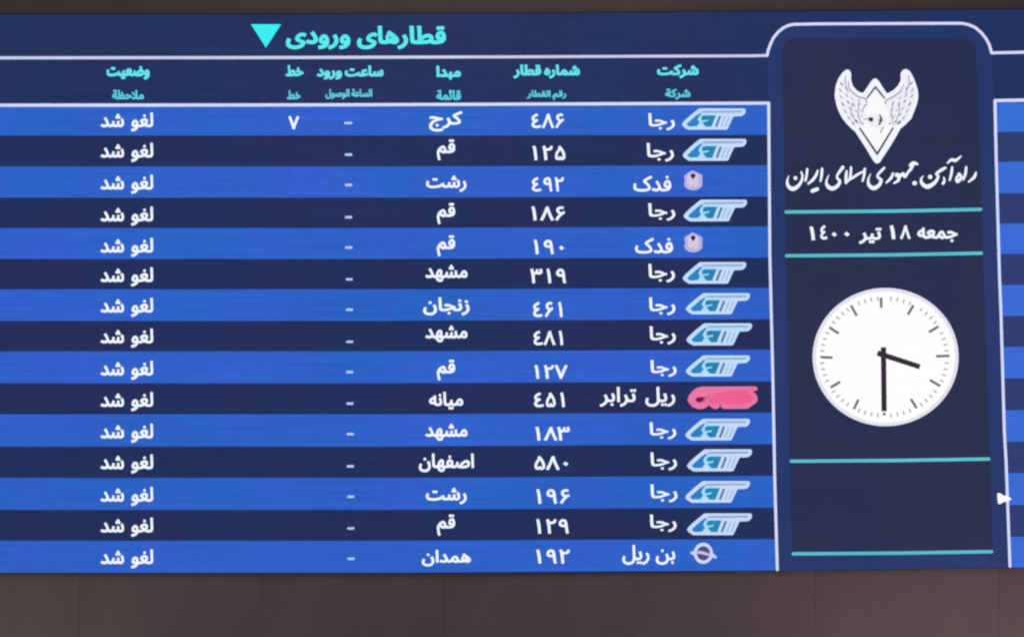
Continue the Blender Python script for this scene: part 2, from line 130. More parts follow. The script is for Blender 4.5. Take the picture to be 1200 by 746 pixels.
65276:(355, [[355,-3,297,3,261,21,243,53,237,99,225,423,274,423,286,118,291,73,296,64,302,57,311,52,361,46,379,39,385,23,376,5], [84,-3,52,0,29,4,36,50,113,49,136,52,157,59,176,69,192,82,207,99,218,120,227,146,232,175,234,210,262,139,241,76,208,35,168,11,125,0], [213,78,186,121,145,175,90,235,24,299,56,333,125,263,179,202,219,151,247,109]])
}
WORDS = {
'cancelled':[65194, 65207, 0, 65262, 65232, 65247],
'raja':[65166, 65183, 65197],
'fadak':[64398, 65194, 65235],
'tarabar':[65198, 65169, 65165, 65198, 65175, 0, 65246, 64510, 65197],
'bonrail':[65246, 64510, 65197, 0, 65254, 65169],
'karaj':[65181, 65198, 64400],
'qom':[65250, 65239],
'rasht':[65174, 65207, 65197],
'mashhad':[65194, 65260, 65208, 65251],
'zanjan':[65253, 65166, 65184, 65255, 65199],
'miyaneh':[65258, 65255, 65166, 64511, 65251],
'isfahan':[65253, 65166, 65260, 65236, 65211, 65165],
'hamadan':[65253, 65165, 65194, 65252, 65259],
'title':[64508, 65193, 65261, 65197, 65261, 0, 64508, 65166, 65259, 65197, 65166, 65220, 65239],
'h_status':[65174, 64511, 65228, 65215, 65261],
'h_remark':[65172, 65224, 65187, 65276, 65251],
'h_line':[65218, 65191],
'h_time':[65193, 65261, 65197, 65261, 0, 65174, 65227, 65166, 65203],
'h_arrive':[65245, 65262, 65211, 65262, 65247, 65165, 0, 65172, 65227, 65166, 65204, 65247, 65165],
'h_origin':[65165, 65194, 65170, 65251],
'h_from':[65172, 65252, 65163, 65166, 65239],
'h_number':[65197, 65166, 65220, 65239, 0, 65257, 65197, 65166, 65252, 65207],
'h_numar':[65197, 65166, 65220, 65240, 65247, 65165, 0, 65250, 65239, 65197],
'h_company':[65174, 64400, 65198, 65207],
'h_compar':[65172, 65243, 65198, 65207],
'date':[1633, 1636, 1632, 1632, 0, 65198, 64511, 65175, 0, 1633, 1640, 0, 65258, 65228, 65252, 65183]
}
DIG = {'0': 1632, '1': 1633, '2': 1634, '3': 1635, '4': 1636, '5': 1781, '6': 1782, '7': 1639, '8': 1640, '9': 1641}

# ------------------------------------------------------------------ materials
def lin(c):
    c = c / 255.0
    return c / 12.92 if c <= 0.04045 else ((c + 0.055) / 1.055) ** 2.4

def rgb(c):
    return (lin(c[0]), lin(c[1]), lin(c[2]), 1.0)

MATS = {}
def led(name, col, col2=None, amount=0.10, streak=True):
    """lit LED face: emission with the small brightness and hue unevenness of LED modules"""
    if name in MATS:
        return MATS[name]
    m = bpy.data.materials.new(name)
    m.use_nodes = True
    nt = m.node_tree
    b = nt.nodes['Principled BSDF']
    b.inputs['Base Color'].default_value = (0.010, 0.009, 0.010, 1)
    b.inputs['Roughness'].default_value = 0.6
    b.inputs['Specular IOR Level'].default_value = 0.15
    b.inputs['Emission Strength'].default_value = 1.0
    geo = nt.nodes.new('ShaderNodeNewGeometry')
    def noise(scale, vec, detail=2.0):
        mp = nt.nodes.new('ShaderNodeMapping')
        mp.inputs['Scale'].default_value = vec
        nz = nt.nodes.new('ShaderNodeTexNoise')
        nz.inputs['Scale'].default_value = scale
        nz.inputs['Detail'].default_value = detail
        nt.links.new(geo.outputs['Position'], mp.inputs['Vector'])
        nt.links.new(mp.outputs['Vector'], nz.inputs['Vector'])
        return nz.outputs['Fac']
    big = noise(1.0, (0.9, 1, 0.8), 3.0)
    ramp = nt.nodes.new('ShaderNodeValToRGB')
    ramp.color_ramp.elements[0].position = 0.36
    ramp.color_ramp.elements[0].color = rgb(col)
    ramp.color_ramp.elements[1].position = 0.64
    ramp.color_ramp.elements[1].color = rgb(col2 or col)
    nt.links.new(big, ramp.inputs['Fac'])
    nt.links.new(ramp.outputs['Color'], b.inputs['Emission Color'])
    if streak:
        st = noise(1.0, (1.0, 1, 52.0), 3.0)
        fine = noise(1.0, (9.0, 1, 9.0), 2.0)
        brick = nt.nodes.new('ShaderNodeTexBrick')
        brick.offset = 0.0
        brick.inputs['Scale'].default_value = 1.0
        brick.inputs['Color1'].default_value = (0.0, 0.0, 0.0, 1)
        brick.inputs['Color2'].default_value = (1, 1, 1, 1)
        brick.inputs['Mortar'].default_value = (-0.2, -0.2, -0.2, 1)
        brick.inputs['Mortar Size'].default_value = 0.004
        brick.inputs['Brick Width'].default_value = 0.94
        brick.inputs['Row Height'].default_value = 0.527
        sx = nt.nodes.new('ShaderNodeSeparateXYZ')
        cx = nt.nodes.new('ShaderNodeCombineXYZ')
        nt.links.new(geo.outputs['Position'], sx.inputs[0])
        nt.links.new(sx.outputs['X'], cx.inputs['X'])
        nt.links.new(sx.outputs['Z'], cx.inputs['Y'])
        nt.links.new(cx.outputs[0], brick.inputs['Vector'])
        def mad(src, k, c):
            n = nt.nodes.new('ShaderNodeMath')
            n.operation = 'MULTIPLY_ADD'
            nt.links.new(src, n.inputs[0])
            n.inputs[1].default_value = k
            if isinstance(c, float):
                n.inputs[2].default_value = c
            else:
                nt.links.new(c, n.inputs[2])
            return n.outputs[0]
        v = mad(st, amount * 4.0, 1.0 - amount * 2.0)
        v = mad(fine, amount * 1.2, v)
        v = mad(brick.outputs['Color'], amount * 0.5, v)
        v = mad(v, 1.0, -amount * 0.8)
        nt.links.new(v, b.inputs['Emission Strength'])
    MATS[name] = m
    return m

M_BACK = led('led_header_blue', (27, 48, 94), (33, 45, 90), 0.11)
M_SIDE = led('led_border_blue', (30, 53, 102), (40, 55, 108), 0.07)
M_INFO = led('led_panel_navy', (35, 44, 77), (40, 45, 77), 0.06)
M_LIGHT = led('led_row_light', (38, 97, 194), (48, 93, 202), 0.12)
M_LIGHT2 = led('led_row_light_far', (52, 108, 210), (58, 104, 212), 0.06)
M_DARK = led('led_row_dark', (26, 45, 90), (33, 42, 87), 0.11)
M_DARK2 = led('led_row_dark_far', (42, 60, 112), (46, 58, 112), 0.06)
M_LINE = led('led_line_lilac', (216, 218, 250), (208, 220, 254), 0.06)
M_LINE_DIM = led('led_line_dim', (204, 198, 234), (206, 210, 244), 0.06)
M_CYAN = led('led_cyan', (92, 228, 236), (86, 236, 238), 0.05)
M_CYAN_SOFT = led('led_cyan_soft', (94, 230, 238), (108, 224, 236), 0.06)
M_CYAN_DIM = led('led_cyan_dim', (84, 206, 220), (96, 202, 218), 0.06)
M_ARROW = led('led_arrow_cyan', (50, 240, 240), (60, 234, 240), 0.04)
M_TEAL = led('led_teal', (82, 186, 200), (94, 190, 206), 0.06)
M_WHITE = led('led_text_white', (236, 246, 255), (244, 246, 255), 0.03)
M_DASH = led('led_dash', (176, 204, 250), (190, 200, 246), 0.05)
M_DIAL = led('led_dial_white', (254, 254, 254), (255, 254, 255), 0.01)
M_RIM = led('led_dial_rim', (230, 226, 242), (228, 226, 241), 0.03)
M_MARK = led('led_mark_grey', (116, 110, 112), None, 0.04, False)
M_MINUTE = led('led_minute_grey', (170, 165, 170), None, 0.04, False)
M_HAND = led('led_hand_black', (46, 40, 48), (52, 44, 54), 0.04, False)
M_EMB = led('led_emblem_white', (242, 242, 255), (240, 244, 255), 0.03)
M_EMB_IN = led('led_emblem_lilac', (236, 234, 244), (240, 238, 246), 0.04)
M_EMB_CORE = led('led_emblem_core', (250, 249, 250), None, 0.02)
M_EMB_GREY = led('led_emblem_grey', (160, 154, 164), None, 0.03, False)
M_EMB_DARK = led('led_emblem_dark', (84, 78, 84), None, 0.03, False)
M_LOGO = led('led_logo_pale', (200, 218, 250), (186, 222, 252), 0.04)
M_LOGO_BAR = led('led_logo_bar', (148, 172, 206), (150, 180, 206), 0.04)
M_LOGO_BLUE = led('led_logo_blue', (44, 124, 196), (42, 132, 190), 0.04)
M_LOGO_TEAL = led('led_logo_teal', (34, 132, 178), (40, 126, 172), 0.04)
M_LOGO_ICE = led('led_logo_ice', (156, 224, 252), (160, 220, 250), 0.04)
M_LOGO_STRIPE = led('led_logo_stripe', (82, 120, 152), None, 0.03, False)
M_LOGO_FINE = led('led_logo_fine', (138, 168, 190), None, 0.03, False)
M_PINK = led('led_pink', (230, 118, 168), (234, 116, 162), 0.04)
M_PINK_IN = led('led_pink_deep', (240, 98, 146), (234, 86, 136), 0.06)
M_PINK_DARK = led('led_pink_dark', (116, 14, 64), None, 0.03, False)
M_PINK_LINE = led('led_pink_line', (214, 84, 136), None, 0.03, False)
M_SHIELD = led('led_shield', (176, 178, 228), (184, 178, 226), 0.03)
M_SHIELD_IN = led('led_shield_core', (212, 202, 224), None, 0.03)
M_SHIELD_DARK = led('led_shield_dark', (36, 16, 72), None, 0.03, False)
M_RING = led('led_ring', (204, 212, 252), (214, 208, 248), 0.03)
M_RING_IN = led('led_ring_inner', (78, 78, 122), None, 0.03, False)
M_RING_BAR = led('led_ring_bar', (204, 184, 232), None, 0.03, False)

def plain(name, col, rough=0.5, spec=0.3, var=0.0, bump=0.0):
    m = bpy.data.materials.new(name)
    m.use_nodes = True
    nt = m.node_tree
    b = nt.nodes['Principled BSDF']
    b.inputs['Roughness'].default_value = rough
    b.inputs['Specular IOR Level'].default_value = spec
    b.inputs['Base Color'].default_value = (*col, 1)
    tc = nt.nodes.new('ShaderNodeTexCoord')
    nz = nt.nodes.new('ShaderNodeTexNoise')
    nz.inputs['Scale'].default_value = 1.6
    nz.inputs['Detail'].default_value = 6
    nz.inputs['Roughness'].default_value = 0.6
    nt.links.new(tc.outputs['Object'], nz.inputs['Vector'])
    r = nt.nodes.new('ShaderNodeValToRGB')
    r.color_ramp.elements[0].position = 0.3
    r.color_ramp.elements[1].position = 0.7
    r.color_ramp.elements[0].color = (col[0] * (1 - var), col[1] * (1 - var * 0.8), col[2] * (1 - var * 0.9), 1)
    r.color_ramp.elements[1].color = (col[0] * (1 + var), col[1] * (1 + var * 0.8), col[2] * (1 + var * 0.7), 1)
    nt.links.new(nz.outputs['Fac'], r.inputs['Fac'])
    nt.links.new(r.outputs['Color'], b.inputs['Base Color'])
    if bump:
        n2 = nt.nodes.new('ShaderNodeTexNoise')
        n2.inputs['Scale'].default_value = 60
        n2.inputs['Detail'].default_value = 3
        nt.links.new(tc.outputs['Object'], n2.inputs['Vector'])
        bp = nt.nodes.new('ShaderNodeBump')
        bp.inputs['Strength'].default_value = bump
        bp.inputs['Distance'].default_value = 0.004
        nt.links.new(n2.outputs['Fac'], bp.inputs['Height'])
        nt.links.new(bp.outputs['Normal'], b.inputs['Normal'])
    return m

M_CLAD = plain('brown_cladding', (0.175, 0.136, 0.140), 0.55, 0.3, 0.11, 0.2)
M_FASCIA = plain('dark_fascia', (0.130, 0.104, 0.098), 0.6, 0.25, 0.12, 0.15)
M_CASE = plain('black_case', (0.012, 0.012, 0.018), 0.5, 0.3, 0.1)
M_WALL = plain('dark_wall', (0.05, 0.042, 0.042), 0.8, 0.2, 0.1)

# ------------------------------------------------------------------ mesh helpers
def mesh_obj(name, verts, faces, mats, mat_idx=None, parent=None):
    me = bpy.data.meshes.new(name)
    me.from_pydata([tuple(v) for v in verts], [], faces)
    for m in mats:
        me.materials.append(m)
    if mat_idx:
        for p, i in zip(me.polygons, mat_idx):
            p.material_index = i
    me.update()
    o = bpy.data.objects.new(name, me)
    C.objects.link(o)
    if parent:
        o.parent = parent
        q, off = parent, Vector((0, 0, 0))
        while q:
            off += q.location
            q = q.parent
        me.transform(Matrix.Translation(-off))
    return o

def winding(p, loops):
    w = 0
    x, y = p
    for lp in loops:
        n = len(lp)
        for i in range(n):
            ax, ay = lp[i]
            bx, by = lp[(i + 1) % n]
            if ay <= y:
                if by > y and (bx - ax) * (y - ay) - (x - ax) * (by - ay) > 0:
                    w += 1
            elif by <= y and (bx - ax) * (y - ay) - (x - ax) * (by - ay) < 0:
                w -= 1
    return w

def fill(loops):
    """triangles of the union (non-zero winding) of closed outlines"""
    vs, es = [], []
    for lp in loops:
        b = len(vs)
        n = len(lp)
        vs += [Vector(p) for p in lp]
        es += [(b + i, b + (i + 1) % n) for i in range(n)]
    r = delaunay_2d_cdt(vs, es, [], 0, 1e-5)
    ov, of = r[0], r[2]
    tris = []
    for f in of:
        cx = sum(ov[i].x for i in f) / len(f)
        cy = sum(ov[i].y for i in f) / len(f)
        if winding((cx, cy), loops) != 0:
            tris.append(tuple(f))
    used = sorted({i for f in tris for i in f})
    mp = {k: i for i, k in enumerate(used)}
    return [(ov[i].x, ov[i].y) for i in used], [tuple(mp[i] for i in f) for f in tris]

def ccw(lp):
    a = sum(lp[i][0] * lp[(i + 1) % len(lp)][1] - lp[(i + 1) % len(lp)][0] * lp[i][1] for i in range(len(lp)))
    return lp if a > 0 else lp[::-1]

def spline(pts, n=6):
    """Catmull-Rom through (x, y, width) points"""
    if len(pts) < 3:
        return pts
    out = []
    for i in range(len(pts) - 1):
        p0 = pts[max(i - 1, 0)]
        p1, p2 = pts[i], pts[i + 1]
        p3 = pts[min(i + 2, len(pts) - 1)]
        for j in range(n):
            t = j / n
            out.append(tuple(0.5 * (2 * b + (c - a) * t + (2 * a - 5 * b + 4 * c - d) * t * t + (3 * b - a - 3 * c + d) * t ** 3)
                             for a, b, c, d in zip(p0, p1, p2, p3)))
    out.append(pts[-1])
    return out

def disc(x, y, rx, ry=None, n=24):
    ry = ry or rx
    return [(x + rx * math.cos(2 * math.pi * i / n), y + ry * math.sin(2 * math.pi * i / n)) for i in range(n)]

def stroke(pts, smooth=True, caps=True):
    """outlines of a pen stroke of changing width: one quad per step, a disc at the joints"""
    p = spline(pts) if smooth else pts
    loops = []
    for i in range(len(p) - 1):
        (ax, ay, aw), (bx, by, bw) = p[i], p[i + 1]
        dx, dy = bx - ax, by - ay
        L = math.hypot(dx, dy) or 1e-6
        nx, ny = -dy / L, dx / L
        loops.append(ccw([(ax + nx * aw / 2, ay + ny * aw / 2), (bx + nx * bw / 2, by + ny * bw / 2),
                          (bx - nx * bw / 2, by - ny * bw / 2), (ax - nx * aw / 2, ay - ny * aw / 2)]))
    rng = range(len(p)) if caps else range(1, len(p) - 1)
    for i in rng:
        loops.append(ccw(disc(p[i][0], p[i][1], max(p[i][2] / 2, 0.02), None, 12)))
    return loops

class Flat:
    """layers of filled outlines in display pixels -> ONE mesh on the display face"""
    def __init__(self):
        self.v, self.f, self.mi, self.m = [], [], [], []
    def add(self, loops, mat, lift):
        vs, fs = fill(loops)
        return self.add_filled(vs, fs, mat, lift)
    def add_filled(self, vs, fs, mat, lift):
        b = len(self.v)
        self.v += [P(x, y, lift / 1000.0) for x, y in vs]
        if mat not in self.m:
            self.m.append(mat)
        k = self.m.index(mat)
        for f in fs:
            a, bb, c = (self.v[b + i] for i in f)
            n = (bb - a).cross(c - a)
            g = tuple(b + i for i in f)
            self.f.append(g if n.y < 0 else g[::-1])
            self.mi.append(k)
        return self
    def build(self, name, parent, label=None):
        o = mesh_obj(name, self.v, self.f, self.m, self.mi, parent)
        if label:
            o['label'] = label
        return o

def glyph_loops(code, bold):
    adv, body = GLYPHS[code]
    cs = []
    for c in body:
        lp = [(float(x), float(y)) for x, y in zip(c[0::2], c[1::2])]
        while len(lp) > 2 and abs(lp[0][0] - lp[-1][0]) + abs(lp[0][1] - lp[-1][1]) < 4:
            lp.pop()
        if len(lp) > 2:
            cs.append(lp)
    def area(lp):
        return 0.5 * sum(lp[i][0] * lp[(i + 1) % len(lp)][1] - lp[(i + 1) % len(lp)][0] * lp[i][1] for i in range(len(lp)))
    big = max(cs, key=lambda l: abs(area(l)))
    s = 1.0 if area(big) > 0 else -1.0
    out = []
    for lp in cs:
        n = len(lp)
        q = []
        for i in range(n):
            (ax, ay), (bx, by), (cx, cy) = lp[i - 1], lp[i], lp[(i + 1) % n]
            e1 = Vector((by - ay, ax - bx)).normalized()
            e2 = Vector((cy - by, bx - cx)).normalized()
            m = e1 + e2
            if m.length < 0.3:
                m = e1
            m.normalize()
            k = min(1.0 / max(m.dot(e1), 0.55), 1.6)
            q.append((bx + s * m.x * bold * k, by + s * m.y * bold * k))
        out.append(q)
    return float(adv), out

TEXT_CACHE = {}
def text(codes, bold=14, gap=170):
    """filled writing in em units (cached) with its ink bounds; digits stand in cells of one width"""
    key = (tuple(codes), bold, gap)
    if key in TEXT_CACHE:
        return TEXT_CACHE[key]
    pen, loops = 0.0, []
    for c in codes:
        if c == 0:
            pen += gap
            continue
        adv, ls = glyph_loops(c, bold)
        off = pen
        if c in DIG.values():
            xs = [p[0] for l in ls for p in l]
            adv = 325.0
            off = pen + adv / 2 - (min(xs) + max(xs)) / 2
        loops += [[(x + off, y) for x, y in lp] for lp in ls]
        pen += adv
    vs, fs = fill([[(x / 100.0, y / 100.0) for x, y in lp] for lp in loops])
    xs, ys = [v[0] for v in vs], [v[1] for v in vs]
    TEXT_CACHE[key] = (vs, fs, min(xs), max(xs), min(ys), max(ys))
    return TEXT_CACHE[key]

def word(key):
    return WORDS[key]

def number(s):
    return [DIG[c] for c in s]

def put(flat, codes, box, mat, lift=10, bold=14, gap=170):
    x0, x1, y0, y1 = box
    e = 0.3                      # the photographed edge is soft: stay inside it
    x0, x1, y0, y1 = x0 + e, x1 - e, y0 + e, y1 - e
    vs, fs, a, b, c, d = text(codes, bold, gap)
    sx, sy = (x1 - x0) / (b - a), (y1 - y0) / (d - c)
    flat.add_filled([(x0 + (x - a) * sx, y1 - (y - c) * sy) for x, y in vs], fs, mat, lift)
    return flat

def write(name, parent, codes, box, mat, lift=10, bold=14, gap=170):
    return put(Flat(), codes, box, mat, lift, bold, gap).build(name, parent)

def box_bm(x0, x1, y0, y1, z0, z1, bevel=0.0):
    import bmesh
    bm = bmesh.new()
    vs = [bm.verts.new(p) for p in ((x0, y0, z0), (x1, y0, z0), (x1, y1, z0), (x0, y1, z0), (x0, y0, z1), (x1, y0, z1), (x1, y1, z1), (x0, y1, z1))]
    for f in ((0, 3, 2, 1), (4, 5, 6, 7), (0, 1, 5, 4), (1, 2, 6, 5), (2, 3, 7, 6), (3, 0, 4, 7)):
        bm.faces.new([vs[i] for i in f])
    if bevel:
        bmesh.ops.bevel(bm, geom=list(bm.edges), offset=bevel, segments=2, affect='EDGES', profile=0.5)
    return bm

def box(name, x0, x1, y0, y1, z0, z1, mat, parent=None, bevel=0.0, origin=None):
    bm = box_bm(x0, x1, y0, y1, z0, z1, bevel)
    me = bpy.data.meshes.new(name)
    bm.to_mesh(me)
    bm.free()
    me.materials.append(mat)
    o = bpy.data.objects.new(name, me)
    C.objects.link(o)
    if parent:
        o.parent = parent
        me.transform(Matrix.Translation(-parent.location))
    elif origin:
        o.location = origin
        me.transform(Matrix.Translation(-Vector(origin)))
    return o

# ------------------------------------------------------------------ the wall round the display
def edge_poly(top, bottom):
    return ccw([tuple(p) for p in top] + [tuple(p) for p in reversed(bottom)])

XA, XB = -105, 1305
TOP = [(XA, 17.3), (0, 17.0), (300, 17.0), (600, 16.2), (900, 13.6), (1200, 11.0), (XB, 10.2)]
BOT = [(XA, 671.0), (0, 671.2), (300, 671.3), (600, 670.8), (900, 668.3), (1200, 664.3), (XB, 662.8)]
XL, XR = P(-110, 373).x, P(1310, 373).x

def edge_at(line, X):
    """height of the display's top or bottom edge at the world x"""
    q = [P(x, y) for x, y in line]
    if X <= q[0].x:
        return q[0].z + (q[1].z - q[0].z) * (X - q[0].x) / (q[1].x - q[0].x)
    for a, b in zip(q, q[1:]):
        if X <= b.x:
            return a.z + (b.z - a.z) * (X - a.x) / (b.x - a.x)
    return q[-1].z + (q[-1].z - q[-2].z) * (X - q[-1].x) / (q[-1].x - q[-2].x)

def prism(name, xs, lo, hi, y0, y1, mat, parent=None, bevel=0.0, origin=(0, 0, 0)):
    """a slab between two edges given at the stations xs, y0 (front) to y1 (back)"""
    import bmesh
    bm = bmesh.new()
    out = [(x, lo(x)) for x in xs] + [(x, hi(x)) for x in reversed(xs)]
    fr_ = [bm.verts.new((x, y0, z)) for x, z in out]
    bk_ = [bm.verts.new((x, y1, z)) for x, z in out]
    n = len(out)
    bm.faces.new(fr_)
    bm.faces.new(bk_[::-1])
    for i in range(n):
        bm.faces.new((fr_[i], bk_[i], bk_[(i + 1) % n], fr_[(i + 1) % n]))
    bmesh.ops.recalc_face_normals(bm, faces=list(bm.faces))
    if bevel:
        sharp = [e for e in bm.edges if e.calc_face_angle(0) > 0.6]
        bmesh.ops.bevel(bm, geom=sharp, offset=bevel, segments=2, affect='EDGES', profile=0.5)
    me = bpy.data.meshes.new(name)
    bm.to_mesh(me)
    bm.free()
    me.materials.append(mat)
    o = bpy.data.objects.new(name, me)
    C.objects.link(o)
    if parent:
        o.parent = parent
        me.transform(Matrix.Translation(-parent.location))
    else:
        o.location = origin
        me.transform(Matrix.Translation(-Vector(origin)))
    return o
top_z, bot_z = P(600, 15.2).z, P(600, 671.5).z

w = box('wall', XL - 1.0, XR + 1.0, 0.40, 0.60, bot_z - 2.6, top_z + 2.2, M_WALL)
w['kind'] = 'structure'

CLAD_LABELS = [
    'brown cladding panel left of the leftmost seam under the display',
    'brown cladding panel under the left end of the display, below the status column',
    'brown cladding panel under the display, below the track and arrival time columns',
    'brown cladding panel under the display, below the origin and train number columns',
    'brown cladding panel under the display, below the company names and logos',
    'reddish brown cladding panel under the display, right below the clock column',
    'reddish brown cladding panel at the lower right, under the second table edge',
]
seams = [-123, 92, 306, 520, 741, 957, 1172, 1390]
for k in range(7):
    xa, xb = P(seams[k], 700).x, P(seams[k + 1], 700).x
    g = 0.0007
    o = prism('cladding_panel', [xa + g, (xa + xb) / 2, xb - g], lambda X: bot_z - 1.5, lambda X: edge_at(BOT, X) - 0.009, 0.035, 0.075, M_CLAD, None, 0.0012,
              ((xa + xb) / 2, 0.055, bot_z - 1.5))
    o['label'] = CLAD_LABELS[k]
    o['category'] = 'wall panel'
    o['group'] = 'brown cladding panels below the display'

o = prism('fascia', [XL - 0.6] + [P(x, y).x for x, y in TOP] + [XR + 0.6], lambda X: edge_at(TOP, X) + 0.010, lambda X: top_z + 1.4, 0.02, 0.10, M_FASCIA, None, 0.004, (0, 0.06, top_z))
o['label'] = 'dark brown fascia strip running along above the top edge of the display'
o['category'] = 'fascia'

# ------------------------------------------------------------------ the display
board = bpy.data.objects.new('arrivals_display', None)
board.location = (0, 0.06, bot_z)
C.objects.link(board)
board['label'] = 'wide blue electronic train arrivals board with Persian timetable, winged emblem and clock'
board['category'] = 'display board'

prism('casing', [XL] + [P(x, y).x for x, y in BOT[1:-1]] + [XR], lambda X: edge_at(BOT, X) - 0.005, lambda X: edge_at(TOP, X) + 0.006, 0.003, 0.30, M_CASE, board, 0.001)

Flat().add([edge_poly(TOP, BOT)], M_BACK, 0).build('screen', board)

# row boundaries measured along the left table (x = 0, 450, 900) and the right one
L0 = [125, 159, 195, 231.7, 267, 303.5, 338.8, 376, 411.5, 449, 485, 523, 559.5, 597, 633, 670.6]
R0 = [123, 158.3, 193.5, 230.3, 265.3, 301.8, 337, 374, 409.4, 446.6, 483, 520.2, 556.8, 594.4, 631, 667.8]
RR = [119.5, 154.5, 189.3, 226.5, 261.5, 297.5, 333.5, 370, 406, 443, 480, 517, 553.6, 591.3, 628, 664.4]

def left_edge(y):
    pts = [(121, 900.8), (300, 902.2), (438, 905.6), (565, 908), (668, 911)]
    if y <= pts[0][0]:
        return pts[0][1]
    for (ya, xa), (yb, xb) in zip(pts, pts[1:]):
        if y <= yb:
            return xa + (xb - xa) * (y - ya) / (yb - ya)
    return pts[-1][1]

def right_edge(y):
    pts = [(118, 1165.8), (190, 1167.5), (320, 1171.2), (366, 1173), (506, 1177), (540, 1179), (664, 1183.6)]
    if y <= pts[0][0]:
        return pts[0][1]
    for (ya, xa), (yb, xb) in zip(pts, pts[1:]):
        if y <= yb:
            return xa + (xb - xa) * (y - ya) / (yb - ya)
    return pts[-1][1]

ROWS_LEFT, ROWS_RIGHT = [], []
for i in range(15):
    e = 0.12
    a, b, c, d = L0[i] + e, L0[i + 1] - e, R0[i] + e, R0[i + 1] - e
    xm = left_edge((c + d) / 2)
    o = Flat().add([edge_poly([(XA, a), (450, a), (left_edge(c), c)], [(XA, b), (450, b), (left_edge(d), d)])],
                   M_LIGHT if i % 2 == 0 else M_DARK, 4).build('table_row', board)
    o['label'] = 'light blue timetable row' if i % 2 == 0 else 'dark navy timetable row'
    ROWS_LEFT.append(o)
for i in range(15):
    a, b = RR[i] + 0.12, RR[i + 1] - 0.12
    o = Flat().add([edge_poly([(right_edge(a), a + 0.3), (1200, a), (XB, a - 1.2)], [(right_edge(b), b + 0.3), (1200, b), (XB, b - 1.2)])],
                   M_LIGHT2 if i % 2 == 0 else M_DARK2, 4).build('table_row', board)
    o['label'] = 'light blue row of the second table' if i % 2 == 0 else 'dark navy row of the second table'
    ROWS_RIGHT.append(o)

# outlines drawn on the display
def line(pts, wd, mat, lift=8, smooth=False, caps=True):
    return Flat().add(stroke([(x, y, wd) for x, y in pts], smooth, caps), mat, lift)

arc = [(899.0, 65.2), (900.2, 59.5), (902.8, 52), (906.5, 44.5), (911.5, 38.2), (918, 32.8), (924, 30), (930, 28.8), (960, 28.2), (1040, 27.8), (1100, 27.6),
       (1128, 27.6), (1136, 29.4), (1143, 32.6), (1150, 38.5), (1155.5, 45.5), (1159.5, 53), (1162, 62.2)]
fr = Flat()
fr.add(stroke([(XA, 68, 3.6), (0, 68, 3.6), (300, 67.7, 3.6), (470, 67.2, 3.5), (600, 66.8, 3.35), (880, 65.6, 3.35), (899.0, 65.2, 3.35)], False) , M_LINE_DIM, 8)
fr.add(stroke([(x, y, 3.35) for x, y in arc] + [(1200, 61.4, 3.35), (XB, 59.8, 3.35)], False), M_LINE, 8.4)
fr.build('header_outline', board)

pts = [(XA, 123.6), (0, 123.4), (300, 123.2), (450, 122.8), (600, 122.2), (890, 121)]
tl = Flat()
tl.add(stroke([(x, y, 3.7) for x, y in pts] + [(900.8, 120.9, 3.6)] + [(left_edge(y), y, 3.35) for y in (160, 300, 438, 565, 667)], False), M_LINE, 8)
tl.build('table_outline', board)
tr = Flat()
tr.add(stroke([(XB, 116.2, 3.6), (1200, 117.4, 3.6), (1166, 118, 3.6)] + [(right_edge(y), y, 3.35) for y in (190, 320, 366, 506, 540, 663)], False), M_LINE, 8)
tr.build('table_outline', board)

# ------------------------------------------------------------------ title and column headings
write('title_text', board, word('title'), (334.7, 523, 30.2, 58.6), M_CYAN, 10, 25, 150)
Flat().add([ccw([(294, 28.6), (329.6, 28.6), (311.6, 56.2)])], M_ARROW, 10).build('title_arrow', board)
heads = [
    ('h_status', (124.5, 175.8, 77, 94)), ('h_remark', (131, 169, 105, 117)),
    ('h_line', (334.4, 356, 76.3, 90)), ('h_line', (336, 352.8, 105.5, 117)),
    ('h_time', (370.6, 449.8, 76.6, 94)), ('h_arrive', (381, 436.6, 104, 116.6)),
    ('h_origin', (511, 540.6, 77, 94)), ('h_from', (511, 540.6, 105, 118)),
    ('h_number', (601, 680, 75.6, 92.6)), ('h_numar', (617, 664, 105.6, 118)),
    ('h_company', (769.6, 819.2, 75, 92.4)), ('h_compar', (779, 809.6, 103.6, 117.4)),
]
for n, (k, b) in enumerate(heads):
    write('column_heading', board, word(k), b, M_CYAN_DIM if n % 2 else M_CYAN_SOFT, 10, 30 if n % 2 else 34, 130)

